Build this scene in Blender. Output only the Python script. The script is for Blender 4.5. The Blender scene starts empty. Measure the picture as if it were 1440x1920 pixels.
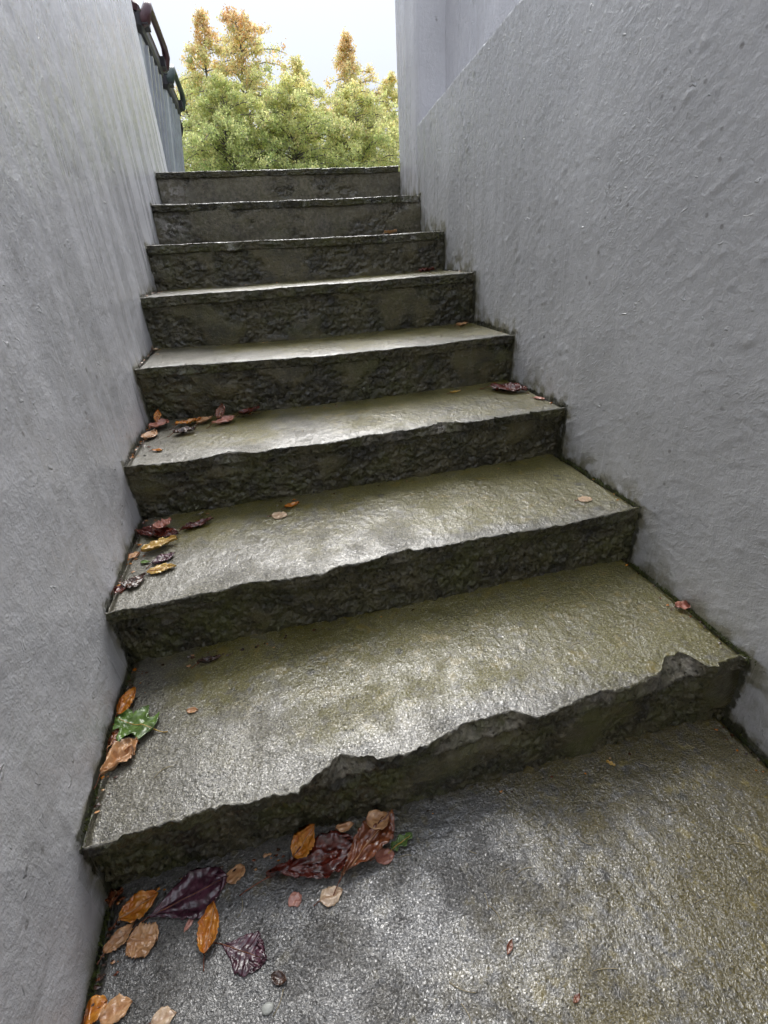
import bpy, math, random
import numpy as np
from mathutils import Matrix, Vector

random.seed(7)
scene = bpy.context.scene
COL = scene.collection

# ------------------------------------------------------------------ camera
F_PX, PITCH, YAW, ROLL = 923.88, 0.4908, 0.2193, -0.0579
CAM = Vector((0.397, 0.0, 0.9352))
cp, sp, cy, sy = math.cos(PITCH), math.sin(PITCH), math.cos(YAW), math.sin(YAW)
fwd = Vector((sy * cp, cy * cp, -sp))
rgt = Vector((cy, -sy, 0))
upv = rgt.cross(fwd)
cr, sr = math.cos(ROLL), math.sin(ROLL)
rgt, upv = rgt * cr + upv * sr, upv * cr - rgt * sr
cam_d = bpy.data.cameras.new('camera')
cam = bpy.data.objects.new('camera', cam_d)
COL.objects.link(cam)
M = Matrix.Identity(4)
for i in range(3):
    M[i][0], M[i][1], M[i][2], M[i][3] = rgt[i], upv[i], -fwd[i], CAM[i]
cam.matrix_world = M
cam_d.sensor_fit = 'VERTICAL'
cam_d.sensor_height = 36.0
cam_d.lens = 36.0 * F_PX / 1920.0
cam_d.clip_start = 0.01
cam_d.clip_end = 2000
scene.camera = cam

# ------------------------------------------------------------------ light
SUN_EL, SUN_AZ = math.radians(48), math.radians(9)     # azimuth clockwise from +Y
world = bpy.data.worlds.new('World')
scene.world = world
world.use_nodes = True
wn = world.node_tree
for n in list(wn.nodes):
    wn.nodes.remove(n)
wo = wn.nodes.new('ShaderNodeOutputWorld')
bg = wn.nodes.new('ShaderNodeBackground')
sky = wn.nodes.new('ShaderNodeTexSky')
sky.sky_type = 'NISHITA'
sky.sun_disc = False
sky.sun_elevation = SUN_EL
sky.sun_rotation = SUN_AZ
sky.air_density = 1.0
sky.dust_density = 3.0
cloud = wn.nodes.new('ShaderNodeMix')
cloud.data_type = 'RGBA'
cloud.inputs['Factor'].default_value = 0.95            # closed cloud deck over the clear sky
# evenly overcast deck: luminance rises smoothly from horizon to zenith as (1 + 2 sin h) / 3
w_tc = wn.nodes.new('ShaderNodeTexCoord')
w_sep = wn.nodes.new('ShaderNodeSeparateXYZ')
wn.links.new(w_tc.outputs['Generated'], w_sep.inputs['Vector'])
w_mr = wn.nodes.new('ShaderNodeMapRange')
w_mr.inputs['To Min'].default_value = 1.0 / 3.0
w_mr.inputs['To Max'].default_value = 1.0
wn.links.new(w_sep.outputs['Z'], w_mr.inputs['Value'])
w_col = wn.nodes.new('ShaderNodeVectorMath'); w_col.operation = 'SCALE'
w_col.inputs[0].default_value = (6.3, 6.75, 7.6)
wn.links.new(w_mr.outputs['Result'], w_col.inputs['Scale'])
wn.links.new(w_col.outputs['Vector'], cloud.inputs['B'])
wn.links.new(sky.outputs['Color'], cloud.inputs['A'])
wn.links.new(cloud.outputs['Result'], bg.inputs['Color'])
bg.inputs['Strength'].default_value = 0.095
wn.links.new(bg.outputs['Background'], wo.inputs['Surface'])

sun_d = bpy.data.lights.new('sun', 'SUN')
sun_d.energy = 1.5
sun_d.angle = math.radians(42)
sun_d.color = (1.0, 0.97, 0.92)
sun = bpy.data.objects.new('sun', sun_d)
COL.objects.link(sun)
sdir = Vector((math.sin(SUN_AZ) * math.cos(SUN_EL), math.cos(SUN_AZ) * math.cos(SUN_EL), math.sin(SUN_EL)))
sun.rotation_euler = sdir.to_track_quat('Z', 'Y').to_euler()
sun.location = (0, 0, 12)

vs = scene.view_settings
vs.view_transform = 'Standard'
vs.look = 'None'
vs.exposure = 1.5
vs.gamma = 1.0
vs.use_curve_mapping = False
scene.cycles.max_bounces = 6
scene.cycles.use_adaptive_sampling = True
scene.cycles.adaptive_threshold = 0.03
scene.cycles.use_denoising = True

# ------------------------------------------------------------------ noise
def _hash(ix, iy, seed):
    h = (ix.astype(np.int64) * 374761393 + iy.astype(np.int64) * 668265263 + seed * 974634777) & 0xFFFFFFFF
    h = ((h ^ (h >> 13)) * 1274126177) & 0xFFFFFFFF
    return ((h ^ (h >> 16)) & 0xFFFF).astype(np.float64) / 65535.0

def perlin(x, y, seed=0):
    x = np.asarray(x, float); y = np.asarray(y, float)
    x, y = np.broadcast_arrays(x, y)
    xi, yi = np.floor(x), np.floor(y)
    fx, fy = x - xi, y - yi
    u = fx * fx * fx * (fx * (fx * 6 - 15) + 10)
    v = fy * fy * fy * (fy * (fy * 6 - 15) + 10)
    def g(dx, dy):
        a = _hash(xi + dx, yi + dy, seed) * 2 * np.pi
        return np.cos(a) * (fx - dx) + np.sin(a) * (fy - dy)
    a = g(0, 0); b = g(1, 0); c = g(0, 1); d = g(1, 1)
    return (a + u * (b - a) + v * ((c + u * (d - c)) - (a + u * (b - a)))) * 1.5

def fbm(x, y, oct=4, seed=0, gain=0.5):
    s = 0; a = 1.0; t = 0; f = 1.0
    for o in range(oct):
        s = s + a * perlin(np.asarray(x) * f + 17.3 * o, np.asarray(y) * f - 9.1 * o, seed + o)
        t += a; a *= gain; f *= 2.03
    return s / t

def sstep(a, b, x):
    t = np.clip((x - a) / (b - a), 0, 1)
    return t * t * (3 - 2 * t)

# ------------------------------------------------------------------ mesh helpers
def link(ob, parent=None):
    COL.objects.link(ob)
    if parent is not None:
        ob.parent = parent
        ob.location = -Vector(parent.location) if parent.type == 'EMPTY' else (0, 0, 0)
    return ob

def raw_mesh(name, verts, faces, mat, smooth=True, attrs=None):
    """verts (N,3) array; faces (M,4) int array or list of lists"""
    me = bpy.data.meshes.new(name)
    verts = np.asarray(verts, float)
    if isinstance(faces, np.ndarray):
        me.vertices.add(len(verts))
        me.vertices.foreach_set('co', verts.ravel())
        k = faces.shape[1]
        me.loops.add(faces.size)
        me.loops.foreach_set('vertex_index', faces.ravel().astype(np.int32))
        me.polygons.add(len(faces))
        me.polygons.foreach_set('loop_start', np.arange(0, faces.size, k, dtype=np.int32))
        me.update(calc_edges=True)
    else:
        me.from_pydata(verts.tolist(), [], faces)
        me.update()
    if smooth:
        me.polygons.foreach_set('use_smooth', np.ones(len(me.polygons), bool))
    for an, av in (attrs or {}).items():
        at = me.attributes.new(an, 'FLOAT', 'POINT')
        at.data.foreach_set('value', np.asarray(av, np.float32).ravel())
    if mat is not None:
        me.materials.append(mat)
    return me

def grid_faces(n, m, flip=False):
    i = np.arange(n - 1)[:, None] * m + np.arange(m - 1)[None, :]
    q = np.stack([i, i + m, i + m + 1, i + 1], -1).reshape(-1, 4)
    return q[:, ::-1].copy() if flip else q

def grid_obj(name, P, mat, parent=None, flip=False, attrs=None, smooth=True):
    n, m, _ = P.shape
    me = raw_mesh(name, P.reshape(-1, 3), grid_faces(n, m, flip), mat, smooth, attrs)
    return link(bpy.data.objects.new(name, me), parent)

class MB:
    def __init__(self): self.v = []; self.f = []
    def add(self, v, f):
        o = len(self.v); self.v += [tuple(p) for p in v]; self.f += [[i + o for i in q] for q in f]
    def box(self, a, b):
        (x0, y0, z0), (x1, y1, z1) = a, b
        self.add([(x0,y0,z0),(x1,y0,z0),(x1,y1,z0),(x0,y1,z0),(x0,y0,z1),(x1,y0,z1),(x1,y1,z1),(x0,y1,z1)],
                 [(0,3,2,1),(4,5,6,7),(0,1,5,4),(1,2,6,5),(2,3,7,6),(3,0,4,7)])
    def tube(self, pts, rad, seg=8, caps=True):
        pts = [Vector(p) for p in pts]
        if not isinstance(rad, (list, tuple)): rad = [rad] * len(pts)
        vs_, fs = [], []
        ref = None
        for i, p in enumerate(pts):
            t = (pts[min(i + 1, len(pts) - 1)] - pts[max(i - 1, 0)])
            t = t.normalized() if t.length > 1e-9 else Vector((0, 0, 1))
            if ref is None:
                ref = t.orthogonal().normalized()
            ref = (ref - t * ref.dot(t))
            ref = ref.normalized() if ref.length > 1e-6 else t.orthogonal().normalized()
            b = t.cross(ref)
            for s in range(seg):
                a = 2 * math.pi * s / seg
                vs_.append(p + (ref * math.cos(a) + b * math.sin(a)) * rad[i])
        for i in range(len(pts) - 1):
            for s in range(seg):
                s2 = (s + 1) % seg
                fs.append((i * seg + s, i * seg + s2, (i + 1) * seg + s2, (i + 1) * seg + s))
        if caps:
            fs.append(tuple(range(seg))[::-1])
            fs.append(tuple(range((len(pts) - 1) * seg, len(pts) * seg)))
        self.add(vs_, fs)
    def loft(self, rings, cap=True):
        n = len(rings[0]); vs_ = []; fs = []
        for r in rings: vs_ += list(r)
        for i in range(len(rings) - 1):
            for s in range(n):
                s2 = (s + 1) % n
                fs.append((i * n + s, i * n + s2, (i + 1) * n + s2, (i + 1) * n + s))
        if cap:
            fs.append(tuple(range(n))[::-1]); fs.append(tuple(range((len(rings) - 1) * n, len(rings) * n)))
        self.add(vs_, fs)
    def build(self, name, mat, parent=None, smooth=False, keep=False):
        me = raw_mesh(name, self.v, self.f, mat, smooth)
        ob = bpy.data.objects.new(name, me)
        COL.objects.link(ob)
        if parent is not None:
            ob.parent = parent
            if not keep and parent.type == 'EMPTY': ob.location = -Vector(parent.location)
        return ob

def empty(name, loc):
    o = bpy.data.objects.new(name, None)
    COL.objects.link(o); o.location = loc
    o.empty_display_size = 0.1
    return o

def tag(o, label=None, cat=None, group=None, kind=None):
    if label: o['label'] = label
    if cat: o['category'] = cat
    if group: o['group'] = group
    if kind: o['kind'] = kind
    return o

# ------------------------------------------------------------------ materials
class NT:
    def __init__(self, name):
        self.m = bpy.data.materials.new(name)
        self.m.use_nodes = True
        self.t = self.m.node_tree
        self.b = self.t.nodes['Principled BSDF']
        self.out = self.t.nodes['Material Output']
        self.tc = self.t.nodes.new('ShaderNodeTexCoord')
    def n(self, typ, **kw):
        nd = self.t.nodes.new(typ)
        for k, v in kw.items(): setattr(nd, k, v)
        return nd
    def l(self, a, b): self.t.links.new(a, b)
    def vec(self, scale=(1, 1, 1), rot=(0, 0, 0)):
        mp = self.n('ShaderNodeMapping')
        mp.inputs['Scale'].default_value = scale
        mp.inputs['Rotation'].default_value = rot
        self.l(self.tc.outputs['Object'], mp.inputs['Vector'])
        return mp.outputs['Vector']
    def vec2(self, rot, scale):
        a = self.n('ShaderNodeMapping'); a.inputs['Rotation'].default_value = rot
        b = self.n('ShaderNodeMapping'); b.inputs['Scale'].default_value = scale
        self.l(self.tc.outputs['Object'], a.inputs['Vector']); self.l(a.outputs['Vector'], b.inputs['Vector'])
        return b.outputs['Vector']
    def noise(self, scale, detail=4, rough=0.55, vec=None, dist=0.0):
        nd = self.n('ShaderNodeTexNoise')
        nd.inputs['Scale'].default_value = scale
        nd.inputs['Detail'].default_value = min(detail, 4)
        nd.inputs['Roughness'].default_value = rough
        nd.inputs['Distortion'].default_value = dist
        self.l(vec if vec is not None else self.tc.outputs['Object'], nd.inputs['Vector'])
        return nd.outputs['Fac']
    def voro(self, scale, feature='F1', vec=None, rnd=1.0):
        nd = self.n('ShaderNodeTexVoronoi', feature=feature)
        nd.inputs['Scale'].default_value = scale
        nd.inputs['Randomness'].default_value = rnd
        self.l(vec if vec is not None else self.tc.outputs['Object'], nd.inputs['Vector'])
        return nd.outputs['Distance']
    def attr(self, name):
        nd = self.n('ShaderNodeAttribute', attribute_name=name)
        return nd.outputs['Fac']
    def ramp(self, fac, a, b, va=0.0, vb=1.0):
        nd = self.n('ShaderNodeMapRange', interpolation_type='SMOOTHSTEP')
        nd.inputs['From Min'].default_value = a; nd.inputs['From Max'].default_value = b
        nd.inputs['To Min'].default_value = va; nd.inputs['To Max'].default_value = vb
        self.l(fac, nd.inputs['Value'])
        return nd.outputs['Result']
    def math(self, op, a, b=None):
        nd = self.n('ShaderNodeMath', operation=op)
        for i, x in enumerate((a, b)):
            if x is None: continue
            if isinstance(x, (int, float)): nd.inputs[i].default_value = x
            else: self.l(x, nd.inputs[i])
        return nd.outputs[0]
    def mix(self, fac, a, b, blend='MIX'):
        nd = self.n('ShaderNodeMix', data_type='RGBA', blend_type=blend)
        for key, x in (('Factor', fac), ('A', a), ('B', b)):
            s = [i for i in nd.inputs if i.name == key and (i.type == ('VALUE' if key == 'Factor' else 'RGBA'))][0]
            if isinstance(x, (int, float)): s.default_value = x
            elif isinstance(x, tuple): s.default_value = (*x, 1) if len(x) == 3 else x
            else: self.l(x, s)
        return [o for o in nd.outputs if o.type == 'RGBA'][0]
    def bump(self, height, strength, dist, prev=None):
        nd = self.n('ShaderNodeBump')
        nd.inputs['Strength'].default_value = strength
        nd.inputs['Distance'].default_value = dist
        self.l(height, nd.inputs['Height'])
        if prev is not None: self.l(prev, nd.inputs['Normal'])
        return nd.outputs['Normal']
    def set(self, **kw):
        names = dict(color='Base Color', rough='Roughness', normal='Normal', spec='Specular IOR Level', coat='Coat Weight',
                     coatr='Coat Roughness', metal='Metallic', ior='IOR', coatn='Coat Normal')
        for k, v in kw.items():
            s = self.b.inputs[names[k]]
            if isinstance(v, tuple): s.default_value = (*v, 1)
            elif isinstance(v, (int, float)): s.default_value = v
            else: self.l(v, s)
        return self.m

def plaster_material(name, base, light, streaks, trowel, relief=0.5):
    t = NT(name)
    n1 = t.noise(1.7, 5)
    n2 = t.noise(14, 4)
    n3 = t.noise(120, 3)
    c = t.mix(t.ramp(n1, 0.35, 0.65), base, light)
    c = t.mix(t.ramp(n2, 0.42, 0.62, 0, 0.12), c, tuple(0.72 * v for v in base))
    c = t.mix(t.ramp(n3, 0.60, 0.75, 0, 0.25), c, tuple(min(1, 1.25 * v) for v in light))
    # rain-washed run marks
    st = t.noise(1.0, 4, vec=t.vec((9, 9, 0.55)))
    c = t.mix(t.ramp(st, 0.50, 0.68, 0, streaks), c, tuple(0.62 * v for v in base))
    st2 = t.noise(1.0, 5, vec=t.vec((26, 26, 0.9)))
    c = t.mix(t.math('MULTIPLY', t.ramp(st2, 0.52, 0.66, 0, streaks), t.ramp(t.noise(1.3, 2), 0.45, 0.6)), c, (0.30, 0.28, 0.24))
    # thin grey-green film and small dark blemishes
    c = t.mix(t.ramp(t.noise(3.1, 6, 0.65), 0.52, 0.72, 0, 0.10), c, (0.34, 0.335, 0.33))
    c = t.mix(t.math('MULTIPLY', t.ramp(t.voro(19), 0.05, 0.13, 0.6, 0), t.ramp(t.noise(2.6, 2), 0.5, 0.6)), c, (0.14, 0.13, 0.12))
    # algae along the foot of the wall
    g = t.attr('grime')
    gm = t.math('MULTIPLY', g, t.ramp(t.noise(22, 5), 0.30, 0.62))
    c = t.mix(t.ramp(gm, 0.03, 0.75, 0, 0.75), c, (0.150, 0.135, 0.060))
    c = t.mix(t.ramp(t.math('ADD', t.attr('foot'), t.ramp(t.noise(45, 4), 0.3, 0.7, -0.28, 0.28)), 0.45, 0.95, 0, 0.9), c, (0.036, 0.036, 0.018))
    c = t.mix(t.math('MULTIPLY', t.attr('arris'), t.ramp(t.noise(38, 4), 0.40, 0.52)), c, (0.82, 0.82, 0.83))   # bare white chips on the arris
    wet = t.ramp(t.noise(1.0, 4, vec=t.vec((16, 16, 0.9))), 0.38, 0.62, 0.12, 0.46)
    h = t.math('ADD', t.math('MULTIPLY', t.noise(230, 3, 0.6), 0.40), t.math('MULTIPLY', t.noise(80, 4, 0.65), 0.85))
    tw_ = t.noise(1.0, 3, 0.6, vec=t.vec2((math.radians(trowel), 0, 0), (60, 34, 95)), dist=0.5)
    amt = t.ramp(t.noise(1.9, 4), 0.42, 0.66, 0.05, 1.0)
    ridge = t.math('MULTIPLY', t.ramp(tw_, 0.50, 0.72), amt)
    chip = t.math('MULTIPLY', t.ramp(t.noise(46, 2, 0.5, dist=0.8), 0.68, 0.74), t.ramp(t.noise(5, 3), 0.42, 0.6, 0.1, 1.0))
    h = t.math('ADD', h, t.math('ADD', t.math('MULTIPLY', ridge, relief), t.math('MULTIPLY', chip, 1.3)))
    nb = t.bump(h, 0.75, 0.0034)
    return t.set(color=c, rough=wet, normal=nb, spec=0.5)

def concrete_material(name, grey_a, grey_b, olive, coat_lo=0.6):
    t = NT(name)
    n1 = t.noise(9, 6, 0.6)
    n2 = t.noise(45, 4)
    n3 = t.noise(300, 2)
    c = t.mix(t.ramp(n1, 0.35, 0.65), grey_a, grey_b)
    al = t.math('MULTIPLY', t.attr('algae'), t.ramp(n2, 0.25, 0.62, 0.35, 1.0))
    c = t.mix(t.ramp(al, 0.12, 0.72, 0, 0.92), c, olive)
    c = t.mix(t.ramp(n3, 0.56, 0.68, 0, 0.75), c, tuple(2.3 * v for v in grey_b))      # sand grains
    c = t.mix(t.ramp(n3, 0.32, 0.45, 0.9, 0), c, tuple(0.16 * v for v in grey_a))    # pits
    spots = t.voro(16)
    c = t.mix(t.math('MULTIPLY', t.ramp(spots, 0.10, 0.22, 0.7, 0), t.ramp(t.noise(4, 3), 0.52, 0.62)), c, (0.022, 0.024, 0.020))
    # yellow-green lichen
    c = t.mix(t.math('MULTIPLY', t.ramp(t.noise(26, 5, 0.65), 0.57, 0.66, 0, 0.8), t.attr('algae')), c, (0.25, 0.19, 0.03))
    film = t.ramp(t.noise(6.5, 6, 0.65), 0.34, 0.60)                 # where a film of water stands
    grain = t.noise(255, 2, 0.65, dist=0.8)
    mid = t.noise(95, 3, 0.6)
    big = t.noise(17, 2, 0.5)
    h = t.math('ADD', t.math('MULTIPLY', grain, 1.25), t.math('ADD', t.math('MULTIPLY', mid, 0.75), t.math('MULTIPLY', big, 0.8)))
    stone = t.ramp(t.voro(95), 0.10, 0.42, 1.0, 0.0)                # exposed grit
    h = t.math('ADD', h, t.math('MULTIPLY', t.math('MULTIPLY', stone, t.ramp(t.noise(11, 3), 0.45, 0.6)), 0.5))
    c = t.mix(t.ramp(film, 0, 1, 0, 0.30), c, t.mix(1.0, c, (0.45, 0.45, 0.45), 'MULTIPLY'))   # soaked concrete is darker
    amp = t.n('ShaderNodeBump'); amp.inputs['Strength'].default_value = 1.0
    t.l(t.ramp(film, 0, 1, 0.0026, 0.0014), amp.inputs['Distance']); t.l(h, amp.inputs['Height'])
    t.b.inputs['Coat IOR'].default_value = 2.0
    return t.set(color=c, rough=0.36, normal=amp.outputs['Normal'], ior=1.6, coat=t.math('MULTIPLY', t.math('MULTIPLY', t.ramp(film, 0, 1, coat_lo, 1.0), t.ramp(n3, 0.34, 0.48, 0.30, 1.0)), t.attr('wet')), coatr=0.05, coatn=amp.outputs['Normal'])

def riser_material():
    t = NT('riser_concrete')
    n1 = t.noise(11, 6, 0.65)
    n2 = t.noise(70, 4)
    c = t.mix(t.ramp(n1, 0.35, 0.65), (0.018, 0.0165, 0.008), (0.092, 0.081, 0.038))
    c = t.mix(t.math('MULTIPLY', t.attr('patch'), t.ramp(n1, 0.25, 0.7, 0.15, 0.75)), c, (0.105, 0.088, 0.030))
    c = t.mix(t.attr('pale'), c, t.mix(t.ramp(n2, 0.4, 0.6), (0.13, 0.12, 0.095), (0.30, 0.27, 0.22)))
    c = t.mix(t.ramp(t.voro(60), 0.08, 0.25, 0.75, 0), c, (0.010, 0.009, 0.007))
    c = t.mix(t.ramp(n2, 0.56, 0.70, 0, 0.6), c, (0.20, 0.18, 0.13))
    c = t.mix(t.math('MULTIPLY', t.attr('algae'), t.ramp(t.noise(16, 4), 0.40, 0.62, 0, 0.8)), c, (0.075, 0.082, 0.016))
    dr = t.noise(1.0, 4, vec=t.vec((30, 1, 3.5)))
    c = t.mix(t.ramp(dr, 0.56, 0.70, 0, 0.5), c, (0.115, 0.105, 0.060))
    c = t.mix(t.math('MULTIPLY', t.attr('lime'), t.ramp(t.noise(24, 5, 0.7), 0.46, 0.56, 0, 0.8)), c, (0.40, 0.38, 0.35))
    rough = t.ramp(t.noise(18, 3), 0.35, 0.65, 0.28, 0.55)
    h = t.math('ADD', t.math('MULTIPLY', t.noise(150, 4, 0.65), 0.6), t.math('MULTIPLY', t.noise(48, 4, 0.6), 1.0))
    pit = t.math('MULTIPLY', t.ramp(t.voro(75), 0.05, 0.35), t.ramp(t.attr('patch'), 0, 1, 0.9, 0.15))
    h = t.math('ADD', h, pit)
    return t.set(color=c, rough=rough, normal=t.bump(h, 1.0, 0.009), ior=1.5, coat=0.5, coatr=0.12)

def simple(name, col, rough=0.5, col2=None, nscale=30, bump=0.0, metal=0.0, spec=0.5):
    t = NT(name)
    n = t.noise(nscale, 4)
    c = t.mix(t.ramp(n, 0.35, 0.65), col, col2 or tuple(0.75 * v for v in col))
    kw = dict(color=c, rough=rough, metal=metal, spec=spec)
    if bump: kw['normal'] = t.bump(n, bump, 0.003)
    return t.set(**kw)

# ------------------------------------------------------------------ the stair dimensions
W = 1.25
TL, TR = 0.0101, 0.0120
Y = [0.5378, 0.9097, 1.2845, 1.6467, 2.0103, 2.3760, 2.7429, 3.1122]
Z = [0.1668, 0.3287, 0.4876, 0.6523, 0.8313, 0.9916, 1.1572, 1.3223]
SK = [0.0099, -0.0035, 0.0120, -0.0062, 0.0148, 0.0029, -0.0053, -0.0070]
TI = [-0.0131, 0.0143, 0.0053, 0.0034, -0.0084, 0.0059, -0.0040, -0.0012, 0.0005]
SAG = [0.0, 0.0, 0.003, 0.009, 0.010, 0.003, 0.003, 0.002, 0.002]      # worn hollow in the middle of each tread
xl = lambda y: TL * np.asarray(y)
xr = lambda y: W + TR * np.asarray(y)
EDGE = {
 1: [(0.006,-0.0039),(0.128,-0.0037),(0.226,-0.0024),(0.293,-0.0045),(0.345,-0.0088),(0.375,0.010),(0.390,0.0195),(0.422,0.0253),(0.474,0.009),(0.53,0.0035),(0.58,0.011),(0.605,0.0181),(0.651,0.0328),(0.714,0.0314),(0.748,0.0334),(0.785,0.0029),(0.832,0.0069),(0.90,0.019),(0.931,0.0209),(1.011,0.0162),(1.068,0.0264),(1.10,0.052),(1.117,0.060),(1.152,0.050),(1.165,0.014),(1.19,0.002),(1.25,0.0045)],
 2: [(0.017,-0.020),(0.054,-0.019),(0.117,-0.0178),(0.182,-0.0125),(0.243,-0.0081),(0.275,0.0031),(0.326,-0.0038),(0.372,-0.0132),(0.458,-0.018),(0.49,0.000),(0.519,-0.0044),(0.571,0.001),(0.655,0.0082),(0.766,0.0062),(0.87,0.0072),(0.973,-0.0007),(1.059,-0.0038),(1.172,0.0073),(1.25,0.0103)],
 3: [(0.016,0.000),(0.089,-0.002),(0.164,-0.006),(0.229,0.006),(0.273,0.024),(0.318,0.004),(0.352,-0.012),(0.398,0.008),(0.455,0.002),(0.535,-0.010),(0.598,0.000),(0.651,0.017),(0.682,0.011),(0.781,0.008),(0.871,0.024),(0.987,-0.002),(1.117,-0.006),(1.234,-0.008)],
}

def front_y(k, x):
    """front edge of the tread of step k (1..8), chipped"""
    x = np.asarray(x, float)
    base = Y[k - 1] + SK[k - 1] * (x / W - 0.5) - 0.006
    if k in EDGE:
        e = np.interp(x, [p[0] for p in EDGE[k]], [p[1] for p in EDGE[k]])
    else:
        e = 0.007 * fbm(x * 7, k * 3.7, 3, 40 + k) + 0.022 * sstep(0.28, 0.62, fbm(x * 4.5, k * 5.1, 3, 60 + k))
    e = e + 0.0042 * fbm(x * 32, k * 1.3, 4, 80 + k, 0.6) + 0.0022 * perlin(x * 95, k * 2.2, 90 + k) + (0.010 * sstep(0.14, 0.24, fbm(x * 13, k * 4.4, 3, 95 + k)) + 0.003 * sstep(0.18, 0.30, fbm(x * 38, k * 6.1, 2, 97 + k))) * sstep(-0.35, 0.25, fbm(x * 2.6, k * 8.3, 2, 98))
    return base + e

def tread_z(k, x, y):
    """surface height of tread k (0 = landing)"""
    x = np.asarray(x, float); y = np.asarray(y, float)
    z0 = 0.0 if k == 0 else Z[k - 1]
    u = np.clip(x / W, 0, 1)
    z = z0 + TI[k] * (u - 0.5) - SAG[k] * (1 - (2 * u - 1) ** 2)
    z = z + 0.0035 * fbm(x * 4, y * 4, 3, 100 + k) + 0.0016 * fbm(x * 24, y * 24, 3, 120 + k)
    return z

plaster_l = plaster_material('painted_render_left', (0.54, 0.54, 0.565), (0.62, 0.62, 0.645), 0.12, 80, 0.12)
plaster_r = plaster_material('painted_render_right', (0.50, 0.50, 0.505), (0.58, 0.58, 0.585), 0.06, 35)
plaster_u = plaster_material('painted_render_upper', (0.58, 0.575, 0.60), (0.66, 0.655, 0.68), 0.10, 80, 0.15)
tread_m = concrete_material('wet_tread_concrete', (0.092, 0.084, 0.060), (0.170, 0.157, 0.114), (0.150, 0.128, 0.006))
landing_m = concrete_material('wet_landing_concrete', (0.048, 0.045, 0.041), (0.092, 0.087, 0.079), (0.112, 0.084, 0.005))
riser_m = riser_material()
dark_m = simple('damp_subfloor', (0.03, 0.028, 0.022), 0.7)

# ------------------------------------------------------------------ ground
gm = NT('grass_ground')
gc = gm.mix(gm.ramp(gm.noise(2.5, 6), 0.35, 0.65), (0.045, 0.075, 0.02), (0.09, 0.10, 0.03))
gm.set(color=gc, rough=0.9, normal=gm.bump(gm.noise(30, 5), 0.8, 0.05))
B = 400.0
zg = 1.300
gv = [(-B,-B,zg),(B,-B,zg),(B,B,zg),(-B,B,zg),(-0.15,-1.75,zg),(1.60,-1.75,zg),(1.60,3.25,zg),(-0.15,3.25,zg)]
gf = [[0,1,5,4],[1,2,6,5],[2,3,7,6],[3,0,4,7]]
g = link(bpy.data.objects.new('ground', raw_mesh('ground', gv, gf, gm.m, False)))
tag(g, kind='structure')

# paved strip at the head of the stairs
pm = simple('path_concrete', (0.16, 0.155, 0.14), 0.4, (0.10, 0.098, 0.09), 12, 0.4)
px = np.linspace(-0.12, 1.58, 60); py = np.linspace(3.42, 7.2, 90)
PX, PY = np.meshgrid(px, py, indexing='ij')
PZ = 1.312 + 0.003 * fbm(PX * 3, PY * 3, 3, 5)
p = grid_obj('path', np.stack([PX, PY, PZ], -1), pm, attrs={})
tag(p, kind='structure')

# ------------------------------------------------------------------ landing
def cluster(a, b, fine, coarse, f0, f1):
    out = []
    if f0 > a: out.append(np.arange(a, f0, coarse))
    out.append(np.arange(max(a, f0), min(b, f1), fine))
    if f1 < b: out.append(np.arange(f1, b, coarse))
    out.append(np.array([b]))
    return np.unique(np.concatenate(out))

def algae_mask(x, y, yf, yb, k):
    u = x / W
    back = np.clip((y - yf) / max(yb - yf, 0.05), 0, 1)
    m = 0.75 * u + 0.55 * back - 0.22 + 0.75 * fbm(x * 3.2, y * 3.2, 4, 300 + k) + 0.15
    side = sstep(0.22, 0.0, u)
    m = m - 0.35 * side - 0.35 * sstep(0.18, 0.0, back)
    return np.clip(m * 1.25, 0, 1)

land = empty('landing', (0.625, 0.0, 0.0)); tag(land, kind='structure')
ly = cluster(-1.62, 0.57, 0.0032, 0.04, 0.12, 0.57)
lu = np.linspace(0, 1, 400)
LU, LY = np.meshgrid(lu, ly, indexing='ij')
gapl = 0.004 + 0.005 * (0.5 + fbm(LY * 9, LY * 0 + 3, 3, 21))
gapr = 0.004 + 0.006 * (0.5 + fbm(LY * 9, LY * 0 + 7, 3, 22))
LX = xl(LY) + gapl + LU * (xr(LY) - xl(LY) - gapl - gapr)
LZ = tread_z(0, LX, LY) + 0.0010 * fbm(LX * 70, LY * 70, 2, 23)
edge_d = np.minimum(LX - xl(LY), xr(LY) - LX)
LZ = LZ - 0.012 * sstep(0.024, 0.008, edge_d)
al = np.clip(1.7 * (LX / W) - 0.45 + 0.9 * fbm(LX * 3, LY * 3, 4, 310), 0, 1)
grid_obj('screed', np.stack([LX, LY, LZ], -1), landing_m, land, flip=True, attrs={'algae': al, 'wet': 0.5 + 0.5 * sstep(0.08, 0.4, LX / W + 0.2 * fbm(LX * 5, LY * 5, 3, 481))})
b = MB(); b.box((-0.05, -1.7, -0.25), (1.33, 0.60, -0.035)); b.build('subfloor', dark_m, land)

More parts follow.
